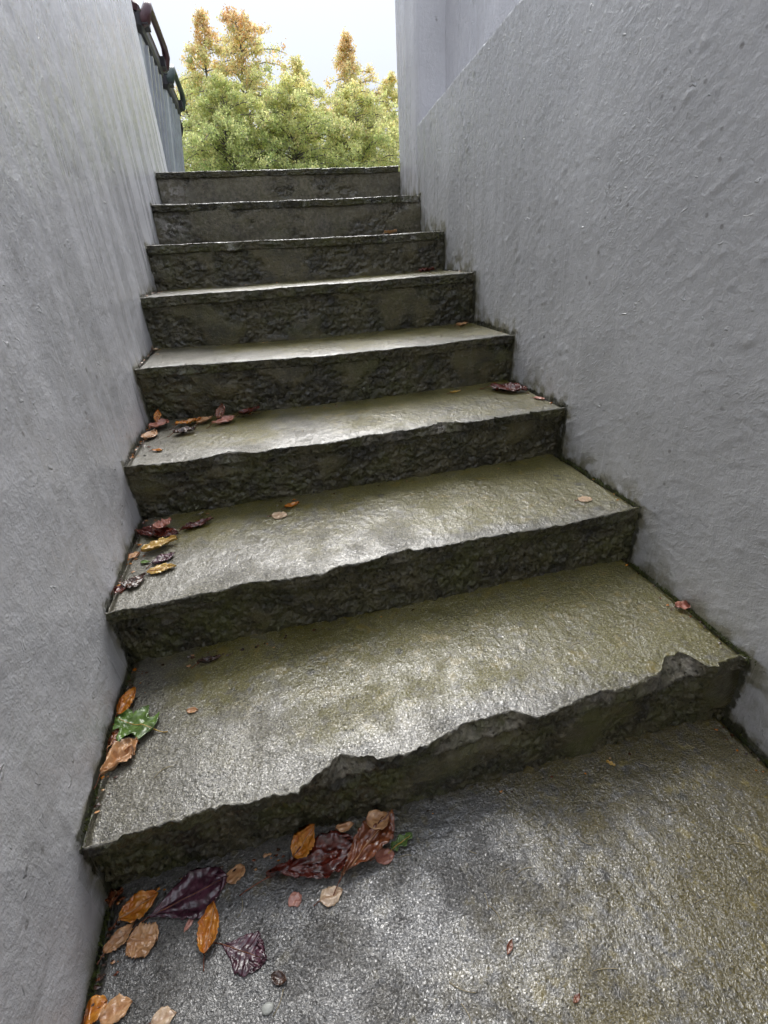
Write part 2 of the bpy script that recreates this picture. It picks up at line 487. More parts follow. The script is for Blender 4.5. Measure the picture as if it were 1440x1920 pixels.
# ------------------------------------------------------------------ staircase
stair = empty('staircase', (0.625, 0.55, 0.0))
tag(stair, 'worn wet concrete staircase with chipped edges climbing between two grey walls', 'staircase')
for k in range(1, 9):
    z0 = 0.0 if k == 1 else Z[k - 2]
    z1 = Z[k - 1]
    yb = Y[k] if k < 8 else 3.45
    res = 0.0036 if k <= 3 else 0.0048
    nx = int((W + 0.05) / (res * (0.72 if k <= 3 else 0.85)))
    TH = [0, 0.034, 0.030, 0.028, 0.030, 0.034, 0.032, 0.028, 0.026][k]
    # --- riser (rough core below the screed)
    u = np.linspace(-0.02, W + 0.06, nx)
    zb = np.linspace(0, 1, int((z1 - z0) / res) + 8)
    U, V = np.meshgrid(u, zb, indexing='ij')
    ztop = tread_z(k, U, np.full_like(U, Y[k - 1] + 0.03)) - TH
    zbot = z0 - 0.03
    ZZ = zbot + V * (ztop - zbot)
    fe = front_y(k, U)
    nominal = Y[k - 1] + SK[k - 1] * (U / W - 0.5)
    patch = sstep(-0.03, 0.12, fbm(U * 4.2 + k * 7.7, ZZ * 5.5, 4, 200 + k) - 0.05 + (0.25 if k >= 7 else (-0.16 if k <= 3 else 0.0)))
    rough = 0.016 * fbm(U * 34, ZZ * 42, 4, 220 + k, 0.72) + 0.004 * np.abs(fbm(U * 55, ZZ * 60, 2, 240 + k))
    smooth = 0.0018 * fbm(U * 16, ZZ * 18, 3, 260 + k)
    yy = nominal + 0.006 + (1 - patch) * (0.007 + rough) + patch * smooth
    yy = yy + 0.010 * fbm(U * 2.5, ZZ * 3, 2, 270 + k)
    top = sstep(0.035, 0.0, ztop - ZZ)                    # broken shoulder under the chips
    yy = yy + top * np.clip(fe - nominal - 0.004, 0, 1) * (0.55 + 0.5 * fbm(U * 30, ZZ * 30, 3, 275 + k))
    P = np.stack([U, yy, ZZ], -1)
    # fold back over the top
    bk1 = np.stack([u, yy[:, -1] + 0.02, ztop[:, -1] + 0.002 * perlin(u * 40, 0.5, k)], -1)
    bk2 = np.stack([u, np.full_like(u, yb + 0.06), ztop[:, -1] - 0.004], -1)
    P = np.concatenate([P, bk1[:, None], bk2[:, None]], 1)
    pa = np.concatenate([patch, np.zeros((nx, 2))], 1)
    alg = np.clip(0.72 - 0.08 * k + 0.9 * fbm(U * 3, ZZ * 4, 3, 280 + k), 0, 1)
    alg = np.concatenate([alg, np.zeros((nx, 2))], 1)
    pale = np.full_like(pa, [0, 0, 0, 0, 0, 0, 0.06, 0.28, 0.36][k])
    lime = np.zeros_like(pa)
    if k >= 7:
        lime = np.exp(-((P[..., 0] - 0.09) / 0.07) ** 2 - ((P[..., 2] - (z1 - 0.085)) / 0.05) ** 2)
    step = grid_obj('step', P, riser_m, stair, attrs={'patch': pa, 'algae': alg, 'pale': pale, 'lime': lime})
    # --- tread (screed topping)
    ut = np.linspace(0, 1, nx)
    xs0 = ut * W
    s_rows = np.concatenate([np.arange(0, 0.05, res * 0.8), np.arange(0.05, yb + 0.05 - Y[k - 1], res)])
    prof = []      # rows: under, front face rows, top rows
    fx0 = xl(Y[k-1]) + 0.003
    fy = front_y(k, fx0 + xs0)
    r = 0.0022 + 0.0030 * np.clip(0.5 + fbm(xs0 * 12, 0.3, 3, 400 + k), 0, 1)
    rows = []
    def xrow(y, j):
        ga = 0.004 + 0.006 * np.clip(0.5 + fbm(y * 9, k * 2.0 + 0.5, 3, 410), 0, 1)
        gb = 0.004 + 0.007 * np.clip(0.5 + fbm(y * 9, k * 2.0 + 5.5, 3, 411), 0, 1)
        return xl(y) + ga + ut * (xr(y) - xl(y) - ga - gb)
    zt0 = tread_z(k, fx0 + xs0, fy + 0.012)
    nf = 9
    for j in range(-1, nf):
        if j < 0:
            y = fy + 0.035; z = zt0 - TH - 0.004
        else:
            q = j / (nf - 1)
            y = fy + 0.010 * fbm(xs0 * 42, q * 2.6 + k * 3, 4, 420 + k, 0.72) + 0.005 * (1 - q) * (1 + fbm(xs0 * 9, k * 1.7, 2, 425))
            chip_ = np.clip(fy - (Y[k - 1] + SK[k - 1] * (xs0 / W - 0.5) - 0.004), 0, 1)
            y = y - 0.75 * chip_ * (1 - q) ** 1.3
            z = zt0 - TH + q * (TH - r)
        rows.append(np.stack([xrow(y, j), y, z + 0 * xs0], -1))
    for a in (25, 50, 72):
        A = math.radians(a)
        y = fy + r * (1 - math.cos(A)) + 0.002 * fbm(xs0 * 60, a * 0.1, 2, 430 + k)
        z = zt0 - r + r * math.sin(A)
        rows.append(np.stack([xrow(y, 0), y, z], -1))
    for s in s_rows:
        w_ = min(1.0, s / 0.10)
        y = fy * (1 - w_) + Y[k - 1] * w_ + r * (1 - w_) + s
        y = np.where(y < fy + r, fy + r + s * 0.1, y)
        x = xrow(y, 0)
        z = tread_z(k, x, y) + 0.0010 * fbm(x * 75, y * 75, 2, 440 + k) - 0.004 * sstep(0.03, 0.0, y - fy) * np.clip(0.4 + fbm(xs0 * 14, k, 3, 445), 0, 1)
        ed = np.minimum(x - xl(y), xr(y) - x)
        z = z - 0.010 * sstep(0.024, 0.008, ed)
        rows.append(np.stack([x, y, z], -1))
    P = np.stack(rows, 1)
    alg = algae_mask(P[..., 0], P[..., 1], Y[k - 1], yb, k)
    nt = nf + 1
    alg[:, :nt] = np.clip(0.55 + 0.8 * fbm(P[:, :nt, 0] * 6, P[:, :nt, 2] * 9, 3, 450 + k), 0, 1)
    pal = np.zeros_like(alg); pal[:, :nt + 1] = (sstep(0.006, 0.022, chip_) * np.clip(0.6 + 0.8 * fbm(xs0 * 22, k * 1.1, 3, 470), 0.1, 1))[:, None]
    tr = grid_obj('tread', P, tread_m, None, attrs={'algae': alg, 'pale': pal, 'wet': 0.55 + 0.45 * sstep(0.10, 0.55, P[..., 0] / W + 0.2 * fbm(P[..., 0] * 5, P[..., 1] * 5, 3, 480 + k))})
    tr.parent = step
    tr.data.materials.append(riser_m)                     # broken front face
    mi = np.zeros((nx - 1, P.shape[1] - 1), np.int32); mi[:, :nt] = 1
    tr.data.polygons.foreach_set('material_index', mi.ravel())

# ------------------------------------------------------------------ walls
def stair_top(y):
    zz = np.zeros_like(y)
    for k in range(8):
        zz = np.where(y >= Y[k], Z[k], zz)
    return zz

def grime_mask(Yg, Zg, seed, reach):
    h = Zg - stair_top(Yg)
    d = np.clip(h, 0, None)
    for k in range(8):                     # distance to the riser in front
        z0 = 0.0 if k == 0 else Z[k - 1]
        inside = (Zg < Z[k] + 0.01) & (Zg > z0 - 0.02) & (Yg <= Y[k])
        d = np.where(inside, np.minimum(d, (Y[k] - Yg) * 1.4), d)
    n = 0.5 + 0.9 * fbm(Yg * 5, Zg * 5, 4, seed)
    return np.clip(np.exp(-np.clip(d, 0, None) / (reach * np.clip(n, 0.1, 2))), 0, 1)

def wall_mesh(name, side, yc, zc, disp, base, back_x, mat, parent=None, top_fn=None, attrs_fn=None, bev=0.006):
    """a thick wall whose inner face is the plane x = base(y) + disp; side=+1 face looks to +x"""
    Yg, Zg = np.meshgrid(yc, zc, indexing='ij')
    if top_fn is not None:
        zmax = zc[-1]; zmin = zc[0]
        Zg = zmin + (Zg - zmin) * (top_fn(Yg) - zmin) / (zmax - zmin)
    X = base(Yg) + disp(Yg, Zg) * side
    # rounded arrises
    P = np.stack([X, Yg, Zg], -1)
    def ring(P, dx, inset):
        Q = np.concatenate([P[:1], P, P[-1:]], 0)
        Q = np.concatenate([Q[:, :1], Q, Q[:, -1:]], 1)
        Q[0, :, 0] += dx; Q[-1, :, 0] += dx; Q[1:-1, 0, 0] += dx; Q[1:-1, -1, 0] += dx
        Q[0, :, 1] -= inset; Q[-1, :, 1] += inset; Q[:, 0, 2] -= inset; Q[:, -1, 2] += inset
        return Q
    P = ring(P, -bev * side, bev * 0.85)
    Q = np.concatenate([P[:1], P, P[-1:]], 0)
    Q = np.concatenate([Q[:, :1], Q, Q[:, -1:]], 1)
    bx = back_x
    Q[0, :, 0] = bx; Q[-1, :, 0] = bx; Q[:, 0, 0] = bx; Q[:, -1, 0] = bx
    n, m, _ = Q.shape
    V = Q.reshape(-1, 3)
    Fq = grid_faces(n, m, flip=(side < 0))
    backf = np.array([[0, m - 1, n * m - 1, (n - 1) * m]])
    if side < 0: backf = backf[:, ::-1]
    Fq = np.concatenate([Fq, backf])
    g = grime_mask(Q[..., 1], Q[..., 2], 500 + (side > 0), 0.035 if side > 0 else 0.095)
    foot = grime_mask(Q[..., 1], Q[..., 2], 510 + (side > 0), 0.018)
    arr = np.zeros(Q.shape[:2])
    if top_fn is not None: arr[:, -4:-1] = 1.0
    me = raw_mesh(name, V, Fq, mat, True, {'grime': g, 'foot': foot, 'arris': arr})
    me.polygons[len(me.polygons) - 1].use_smooth = False
    ob = bpy.data.objects.new(name, me)
    return link(ob, parent)

def disp_left(y, z):
    d = 0.006 * fbm(y * 1.6, z * 1.6, 3, 600) + 0.0022 * fbm(y * 9, z * 9, 3, 601)
    d = d + 0.0011 * fbm(y * 55, z * 34, 3, 602, 0.6)
    d = d + 0.0006 * sstep(0.35, 0.7, fbm(y * 30, z * 22, 3, 603))
    # the render thickens where it was run down to the steps
    h = z - stair_top(y)
    return d + 0.006 * np.exp(-np.clip(h, 0, None) / 0.05) * (0.6 + fbm(y * 7, z * 7, 2, 604))

def disp_right(y, z):
    a = math.radians(33)
    u_ = -y * math.cos(a) + z * math.sin(a)
    v_ = y * math.sin(a) + z * math.cos(a)
    d = 0.006 * fbm(y * 1.4, z * 1.4, 3, 610) + 0.0012 * fbm(y * 8, z * 8, 3, 611)
    tr_ = fbm(u_ * 16, v_ * 52, 3, 612, 0.6)
    amt = sstep(-0.25, 0.35, fbm(y * 1.7 + 4, z * 1.7, 2, 613))
    d = d + (0.0004 + 0.0008 * amt) * tr_ + 0.0022 * amt * sstep(0.30, 0.55, fbm(u_ * 16, v_ * 44, 3, 614))
    lump = sstep(0.40, 0.62, fbm(u_ * 34, v_ * 60, 2, 615)) * sstep(-0.1, 0.4, fbm(y * 3, z * 3, 2, 618))
    d = d + 0.0035 * lump + 0.0010 * fbm(y * 70, z * 70, 2, 616)
    h = z - stair_top(y)
    return d + 0.003 * np.exp(-np.clip(h, 0, None) / 0.08) * (0.6 + fbm(y * 7, z * 7, 2, 617))

yc = cluster(-1.6, 3.70, 0.0060, 0.08, 0.22, 3.70)
zc = cluster(-0.10, 2.9, 0.0060, 0.08, -0.02, 2.30)
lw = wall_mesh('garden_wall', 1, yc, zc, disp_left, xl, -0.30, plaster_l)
tag(lw, 'tall rain-streaked grey rendered wall on the side of the bins', 'wall')

house = empty('house_wall', (1.5, 0.6, 0.0))
tag(house, 'rough grey rendered wall with sloping ledge and pier beside the stairs', 'wall')
LEDGE_Y = [-1.7, 0.0, 1.0, 1.761, 2.135, 2.768, 2.80]
LEDGE_Z = [1.81, 1.665, 1.585, 1.537, 1.498, 1.436, 1.432]
ledge = lambda y: np.interp(y, LEDGE_Y, LEDGE_Z) + 0.005 * fbm(np.asarray(y) * 16, 0.5, 4, 620, 0.6)
yc = cluster(-1.6, 2.785, 0.0060, 0.08, 0.12, 2.785)
zc = cluster(-0.10, 1.50, 0.0058, 0.06, -0.02, 1.50)
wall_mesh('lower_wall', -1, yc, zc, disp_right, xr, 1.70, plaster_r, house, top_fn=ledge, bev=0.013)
yc = np.arange(2.770, 3.096, 0.0065)
zc = cluster(0.80, 3.0, 0.0065, 0.08, 1.05, 2.30)
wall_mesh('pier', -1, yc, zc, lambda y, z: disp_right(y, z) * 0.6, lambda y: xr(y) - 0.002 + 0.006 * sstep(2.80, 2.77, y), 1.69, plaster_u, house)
yc = cluster(-1.55, 2.9, 0.0080, 0.08, 0.8, 2.9)
zc = cluster(1.30, 3.0, 0.0080, 0.08, 1.35, 2.4)
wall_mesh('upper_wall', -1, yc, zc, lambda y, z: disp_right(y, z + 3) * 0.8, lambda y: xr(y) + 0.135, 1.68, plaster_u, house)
b = MB(); b.box((-0.35, -0.9, -0.2), (1.72, -0.55, 3.0)); b.build('added_end_wall', plaster_r, house)  # wall added out of view behind the camera to darken risers and landing

# ------------------------------------------------------------------ wheeled bins behind the head of the left wall
def bin_thing(y0, body_c, lid_c, label, x0=0.0):
    """a wide refuse bin; its carrying bar looks to +x over the path; about 1.1 m tall, 1 m wide"""
    root = empty('wheeled_bin', (x0, y0 + 0.5, 1.302))
    tag(root, label, 'bin', 'wheeled bins in a row')
    bm_ = simple('bin_body_plastic', body_c, 0.24, tuple(0.8 * v for v in body_c), 8)
    lm_ = simple('bin_lid_plastic', lid_c, 0.35, tuple(0.8 * v for v in lid_c), 8)
    dk = simple('bin_dark_plastic', (0.018, 0.015, 0.020), 0.5)
    def ring(z, x0, x1, hw, rr=0.05):
        pts = []
        for cx_, cy_, a0 in ((x1 - rr, hw - rr, 0), (x0 + rr, hw - rr, 90), (x0 + rr, -hw + rr, 180), (x1 - rr, -hw + rr, 270)):
            for q in range(4):
                a = math.radians(a0 + q * 30)
                pts.append((cx_ + rr * math.cos(a), cy_ + rr * math.sin(a), z))
        return pts
    m = MB()
    m.loft([ring(0.10, -0.62, -0.13, 0.40), ring(0.14, -0.64, -0.11, 0.42), ring(0.55, -0.68, -0.055, 0.455), ring(0.90, -0.72, -0.012, 0.48)])
    body = m.build('body', bm_, root, smooth=False, keep=True)
    for yy in (-0.3, -0.1, 0.1, 0.3):                   # moulded ribs up the back
        m = MB()
        m.loft([[(-0.125, yy - 0.022, 0.16), (-0.085, yy - 0.016, 0.16), (-0.085, yy + 0.016, 0.16), (-0.125, yy + 0.022, 0.16)],
                [(-0.03, yy - 0.022, 0.88), (0.004, yy - 0.016, 0.88), (0.004, yy + 0.016, 0.88), (-0.03, yy + 0.022, 0.88)]])
        m.build('rib', bm_, body, keep=True)
    m = MB()
    m.loft([ring(0.902, -0.735, 0.004, 0.49), ring(0.93, -0.745, 0.014, 0.50), ring(0.985, -0.745, 0.014, 0.50), ring(0.995, -0.73, 0.0, 0.485)])
    m.build('rim', dk, root, keep=True)
    m = MB()
    m.loft([ring(1.0, -0.75, 0.005, 0.495), ring(1.03, -0.755, 0.012, 0.50), ring(1.09, -0.70, -0.02, 0.47), ring(1.13, -0.55, -0.12, 0.36)])
    m.build('lid', lm_, root, keep=True)
    m = MB()
    m.tube([(-0.03, -0.43, 0.955), (0.035, -0.445, 0.975), (0.055, -0.44, 1.02), (0.058, -0.38, 1.06), (0.058, -0.2, 1.068), (0.058, 0, 1.07), (0.058, 0.2, 1.068),
            (0.058, 0.38, 1.06), (0.055, 0.44, 1.02), (0.035, 0.445, 0.975), (-0.03, 0.43, 0.955)], [0.040, 0.038, 0.028, 0.024, 0.022, 0.022, 0.022, 0.024, 0.028, 0.038, 0.040], 10)
    m.build('handle', lm_ if sum(lid_c) > 0.1 else dk, root, smooth=True, keep=True)
    for s_ in (-1, 1):
        m = MB(); m.box((-0.01, s_ * 0.40 - 0.07, 0.94), (0.045, s_ * 0.40 + 0.07, 1.0)); m.build('handle_bracket', dk, root, keep=True)
    m = MB(); m.tube([(-0.15, -0.45, 0.10), (-0.15, 0.45, 0.10)], 0.014, 8); m.build('axle', dk, root, keep=True)
    for s_ in (-1, 1):
        m = MB(); m.tube([(-0.15, s_ * 0.43, 0.10), (-0.15, s_ * 0.48, 0.10)], 0.098, 20); m.build('wheel', dk, root, keep=True)
    return root
bin_thing(4.33, (0.42, 0.44, 0.48), (0.075, 0.026, 0.036), 'grey wheeled bin with maroon lid, closest to the stairs')
bin_thing(5.55, (0.42, 0.45, 0.47), (0.050, 0.075, 0.068), 'pale wheeled bin with dull green lid, middle of the row')
bin_thing(6.78, (0.06, 0.06, 0.068), (0.03, 0.03, 0.033), 'black wheeled bin at the far end of the row', -0.15)

# ------------------------------------------------------------------ trees
def leaf_foliage_material():
    t = NT('birch_leaves')
    hue = t.attr('hue'); val = t.attr('val')
    rp = t.n('ShaderNodeValToRGB')
    e = rp.color_ramp.elements
    e[0].position = 0.0; e[0].color = (0.24, 0.34, 0.12, 1)
    e[1].position = 1.0; e[1].color = (0.72, 0.45, 0.22, 1)
    for pos, c in ((0.28, (0.52, 0.58, 0.24)), (0.52, (0.74, 0.73, 0.34)), (0.72, (0.82, 0.70, 0.38)), (0.86, (0.80, 0.60, 0.34))):
        el = e.new(pos); el.color = (*c, 1)
    t.l(hue, rp.inputs['Fac'])
    vm = t.mix(1.0, rp.outputs['Color'], rp.outputs['Color'])
    hv = t.n('ShaderNodeHueSaturation'); t.l(vm, hv.inputs['Color']); t.l(val, hv.inputs['Value'])
    t.set(color=hv.outputs['Color'], rough=0.45)
    tr_ = t.n('ShaderNodeBsdfTranslucent'); t.l(hv.outputs['Color'], tr_.inputs['Color'])
    mx = t.n('ShaderNodeMixShader'); mx.inputs['Fac'].default_value = 0.6
    t.l(t.b.outputs['BSDF'], mx.inputs[1]); t.l(tr_.outputs['BSDF'], mx.inputs[2]); t.l(mx.outputs['Shader'], t.out.inputs['Surface'])
    return t.m
leaf_m = leaf_foliage_material()
bark = simple('birch_bark', (0.30, 0.28, 0.25), 0.8, (0.06, 0.05, 0.045), 6, 0.5)
twig_m = simple('birch_twig', (0.16, 0.13, 0.10), 0.8)

def tree(x, y, height, rad, nbr, label, hue_lo, hue_hi, seed, per_twig=30, lean=0.0, top_pow=0.9, leaf=0.046):
    rnd = random.Random(seed); nr = np.random.default_rng(seed)
    base = Vector((x, y, 1.29))
    root = empty('birch_tree', base)
    tag(root, label, 'tree', 'autumn trees beyond the stairs')
    m = MB()
    pts = [Vector((lean * (i / 10) ** 2 + 0.06 * math.sin(i * 1.7 + seed), 0.06 * math.cos(i * 1.3 + seed), height * 0.97 * i / 10)) for i in range(11)]
    m.tube(pts, [0.07 * (height / 5) * (1 - 0.94 * i / 10) + 0.004 for i in range(11)], 8)
    tw = MB()
    LV = []; HU = []; VA = []
    def trunk_at(q):
        i = min(9, int(q * 10)); fr = q * 10 - i
        return pts[i].lerp(pts[i + 1], fr)
    for i in range(nbr):
        q = 0.10 + 0.88 * (i + rnd.random()) / nbr
        p0 = trunk_at(q)
        a = i * 2.399 + rnd.uniform(-0.5, 0.5)
        prof = (1 - q) ** top_pow * (0.55 + 0.45 * min(1, q / 0.3)) * rnd.uniform(0.45, 1.35)
        L = max(0.08, rad * 1.55 * prof)
        up_ = rnd.uniform(0.35, 0.9)
        d = Vector((math.cos(a), math.sin(a), up_)).normalized()
        bp = [p0]
        for s in range(1, 5):
            d2 = Vector((d.x, d.y, d.z - 0.22 * s)).normalized()
            bp.append(bp[-1] + d2 * L / 4)
        m.tube(bp, [0.022 * (1 - q) + 0.006, 0.015 * (1 - q) + 0.005, 0.009, 0.006, 0.003], 5, caps=False)
        ntw = 4 + int(L * 7)
        for j in range(ntw):
            f_ = rnd.uniform(0.2, 1.0)
            ii = min(3, int(f_ * 4)); c = bp[ii].lerp(bp[ii + 1], f_ * 4 - ii)
            td = Vector((math.cos(a + rnd.uniform(-1.5, 1.5)), math.sin(a + rnd.uniform(-1.5, 1.5)), rnd.uniform(0.0, 1.2 + 1.5 * q)))
            tl = rnd.uniform(0.16, 0.45) * (0.42 + 0.58 * (1 - q))
            e1 = c + td.normalized() * tl * 0.6
            e2 = e1 + Vector((td.x * 0.2, td.y * 0.2, -rnd.uniform(0.2, 0.9))).normalized() * tl * 0.6
            tw.tube([c, e1, e2], [0.003, 0.002, 0.0012], 3, caps=False)
            n = per_twig
            tt = nr.random(n)
            c_ = np.array(c); E1 = np.array(e1); E2 = np.array(e2)
            pos = np.where(tt[:, None] < .5, c_ + (E1 - c_) * (tt[:, None] * 2), E1 + (E2 - E1) * (tt[:, None] * 2 - 1))
            pos = pos + nr.normal(0, 0.035, (n, 3))
            LV.append(pos)
            hz = hue_lo + (hue_hi - hue_lo) * sstep(0.55, 0.98, np.full(n, (pos[:, 2].mean()) / height + rnd.gauss(0, 0.10))) 
            HU.append(np.clip(hz + nr.normal(0, 0.09, n) + rnd.gauss(0, 0.09), 0, 1))
            VA.append(np.clip(nr.normal(1.12, 0.16, n) + rnd.gauss(0, 0.12), 0.7, 1.5))
    m.build('trunk', bark, root, smooth=True, keep=True)
    tag(tw.build('twigs', twig_m, root, keep=True), kind='stuff')
    C = np.concatenate(LV); H = np.concatenate(HU); Vv = np.concatenate(VA); n = len(C)
    s = leaf * nr.uniform(0.6, 1.25, n)[:, None]
    ax = nr.normal(0, 1, (n, 3)); ax[:, 2] -= 0.9; ax /= np.linalg.norm(ax, axis=1)[:, None]
    o = nr.normal(0, 1, (n, 3)); o -= ax * (o * ax).sum(1)[:, None]; o /= np.linalg.norm(o, axis=1)[:, None]
    nn = np.cross(ax, o)
    v = np.stack([C, C + ax * s * 0.45 + o * s * 0.36 + nn * s * 0.08, C + ax * s, C + ax * s * 0.45 - o * s * 0.36 + nn * s * 0.08], 1).reshape(-1, 3)
    fidx = np.arange(n * 4).reshape(-1, 4)
    me = raw_mesh('crown', v, fidx, leaf_m, False, {'hue': np.repeat(H, 4), 'val': np.repeat(Vv, 4)})
    ob = bpy.data.objects.new('crown', me); COL.objects.link(ob); ob.parent = root
    return root

tree(0.28, 13.4, 4.02, 0.95, 85, 'slim birch with a russet tip beside the bins', 0.44, 0.86, 11, top_pow=0.85)
tree(0.98, 14.0, 4.25, 1.55, 120, 'tallest bushy birch with russet top over yellow-green crown', 0.44, 0.86, 12, top_pow=0.72)
tree(2.32, 14.9, 3.75, 1.25, 90, 'green birch with a thin tip between the two russet-topped trees', 0.40, 0.62, 13)
tree(3.38, 14.3, 4.0, 1.45, 110, 'pointed birch with orange top, second from the pier', 0.46, 0.86, 14, top_pow=1.05)
tree(4.40, 14.7, 3.40, 1.2, 80, 'short yellow-green birch next to the pier', 0.46, 0.62, 15)
tree(-0.30, 14.9, 3.35, 1.2, 75, 'yellow-green birch half hidden behind the bins', 0.42, 0.58, 16)
tree(1.75, 12.8, 2.80, 1.5, 110, 'deep green low shrubby tree above the top step', 0.34, 0.52, 17, top_pow=0.6)
tree(3.15, 13.0, 2.70, 1.5, 110, 'bright yellow-green shrubby tree above the top step by the pier', 0.42, 0.54, 18, top_pow=0.6)
tree(0.45, 12.6, 2.80, 1.35, 105, 'fresh green shrubby tree above the top step nearest the bins', 0.34, 0.48, 19, top_pow=0.6)

# ------------------------------------------------------------------ fallen leaves
def leaf_material(name, c1, c2, vein, rough=0.22):
    t = NT(name)
    n = t.noise(60, 4, 0.6)
    c = t.mix(t.ramp(n, 0.35, 0.65), c1, c2)
    v = t.attr('vein')
    c = t.mix(t.ramp(v, 0.0, 1.0, 0, 0.5), c, vein)
    c = t.mix(t.ramp(t.noise(22, 3), 0.52, 0.66, 0, 0.6), c, tuple(0.5 * q for q in c1))
    c = t.mix(t.ramp(t.noise(180, 3), 0.58, 0.72, 0, 0.5), c, tuple(0.45 * q for q in c1))
    return t.set(color=c, rough=rough, normal=t.bump(t.noise(140, 3), 0.35, 0.002), coat=0.35, coatr=0.12)
LM = {
 'red':    leaf_material('leaf_dark_red', (0.060, 0.008, 0.005), (0.14, 0.022, 0.012), (0.19, 0.05, 0.03)),
 'brown':  leaf_material('leaf_red_brown', (0.12, 0.030, 0.012), (0.22, 0.065, 0.022), (0.30, 0.13, 0.05)),
 'purple': leaf_material('leaf_purple', (0.040, 0.012, 0.022), (0.105, 0.035, 0.055), (0.17, 0.10, 0.12)),
 'orange': leaf_material('leaf_orange', (0.44, 0.125, 0.010), (0.60, 0.25, 0.030), (0.26, 0.08, 0.015)),
 'tan':    leaf_material('leaf_tan', (0.42, 0.205, 0.085), (0.58, 0.33, 0.16), (0.34, 0.14, 0.06), 0.3),
 'pale':   leaf_material('leaf_pale', (0.50, 0.34, 0.22), (0.64, 0.47, 0.31), (0.36, 0.2, 0.12), 0.3),
 'pink':   leaf_material('leaf_pink', (0.42, 0.16, 0.11), (0.55, 0.25, 0.18), (0.3, 0.1, 0.08), 0.3),
 'yellow': leaf_material('leaf_yellow', (0.52, 0.31, 0.06), (0.62, 0.42, 0.12), (0.36, 0.19, 0.04)),
 'green':  leaf_material('leaf_green', (0.075, 0.140, 0.025), (0.15, 0.25, 0.06), (0.24, 0.32, 0.12)),
 'dark':   leaf_material('leaf_dark_brown', (0.030, 0.012, 0.007), (0.075, 0.030, 0.014), (0.11, 0.05, 0.03)),
}
def width_fn(kind, s):
    if kind == 'oval':   return np.sin(np.pi * s ** 0.85) ** 0.8
    if kind == 'round':  return np.sqrt(np.clip(1 - (2 * s - 1) ** 2, 0, 1)) 
    if kind == 'square': return np.clip(1 - np.abs(2 * s - 1) ** 4, 0, 1) ** 0.6
    if kind == 'obov':   return np.sin(np.pi * s ** 1.6) ** 0.75
    if kind == 'heart':  return np.clip(np.sin(np.pi * (0.12 + 0.88 * s) ** 0.62), 0, 1) ** 0.8
    if kind == 'lobed':
        return np.clip(np.sin(np.pi * s ** 0.8), 0, 1) ** 0.5 * (0.76 + 0.24 * np.cos(2 * np.pi * (s * 2.5 - 0.25)))
    if kind == 'sliver': return np.sin(np.pi * s) ** 0.9
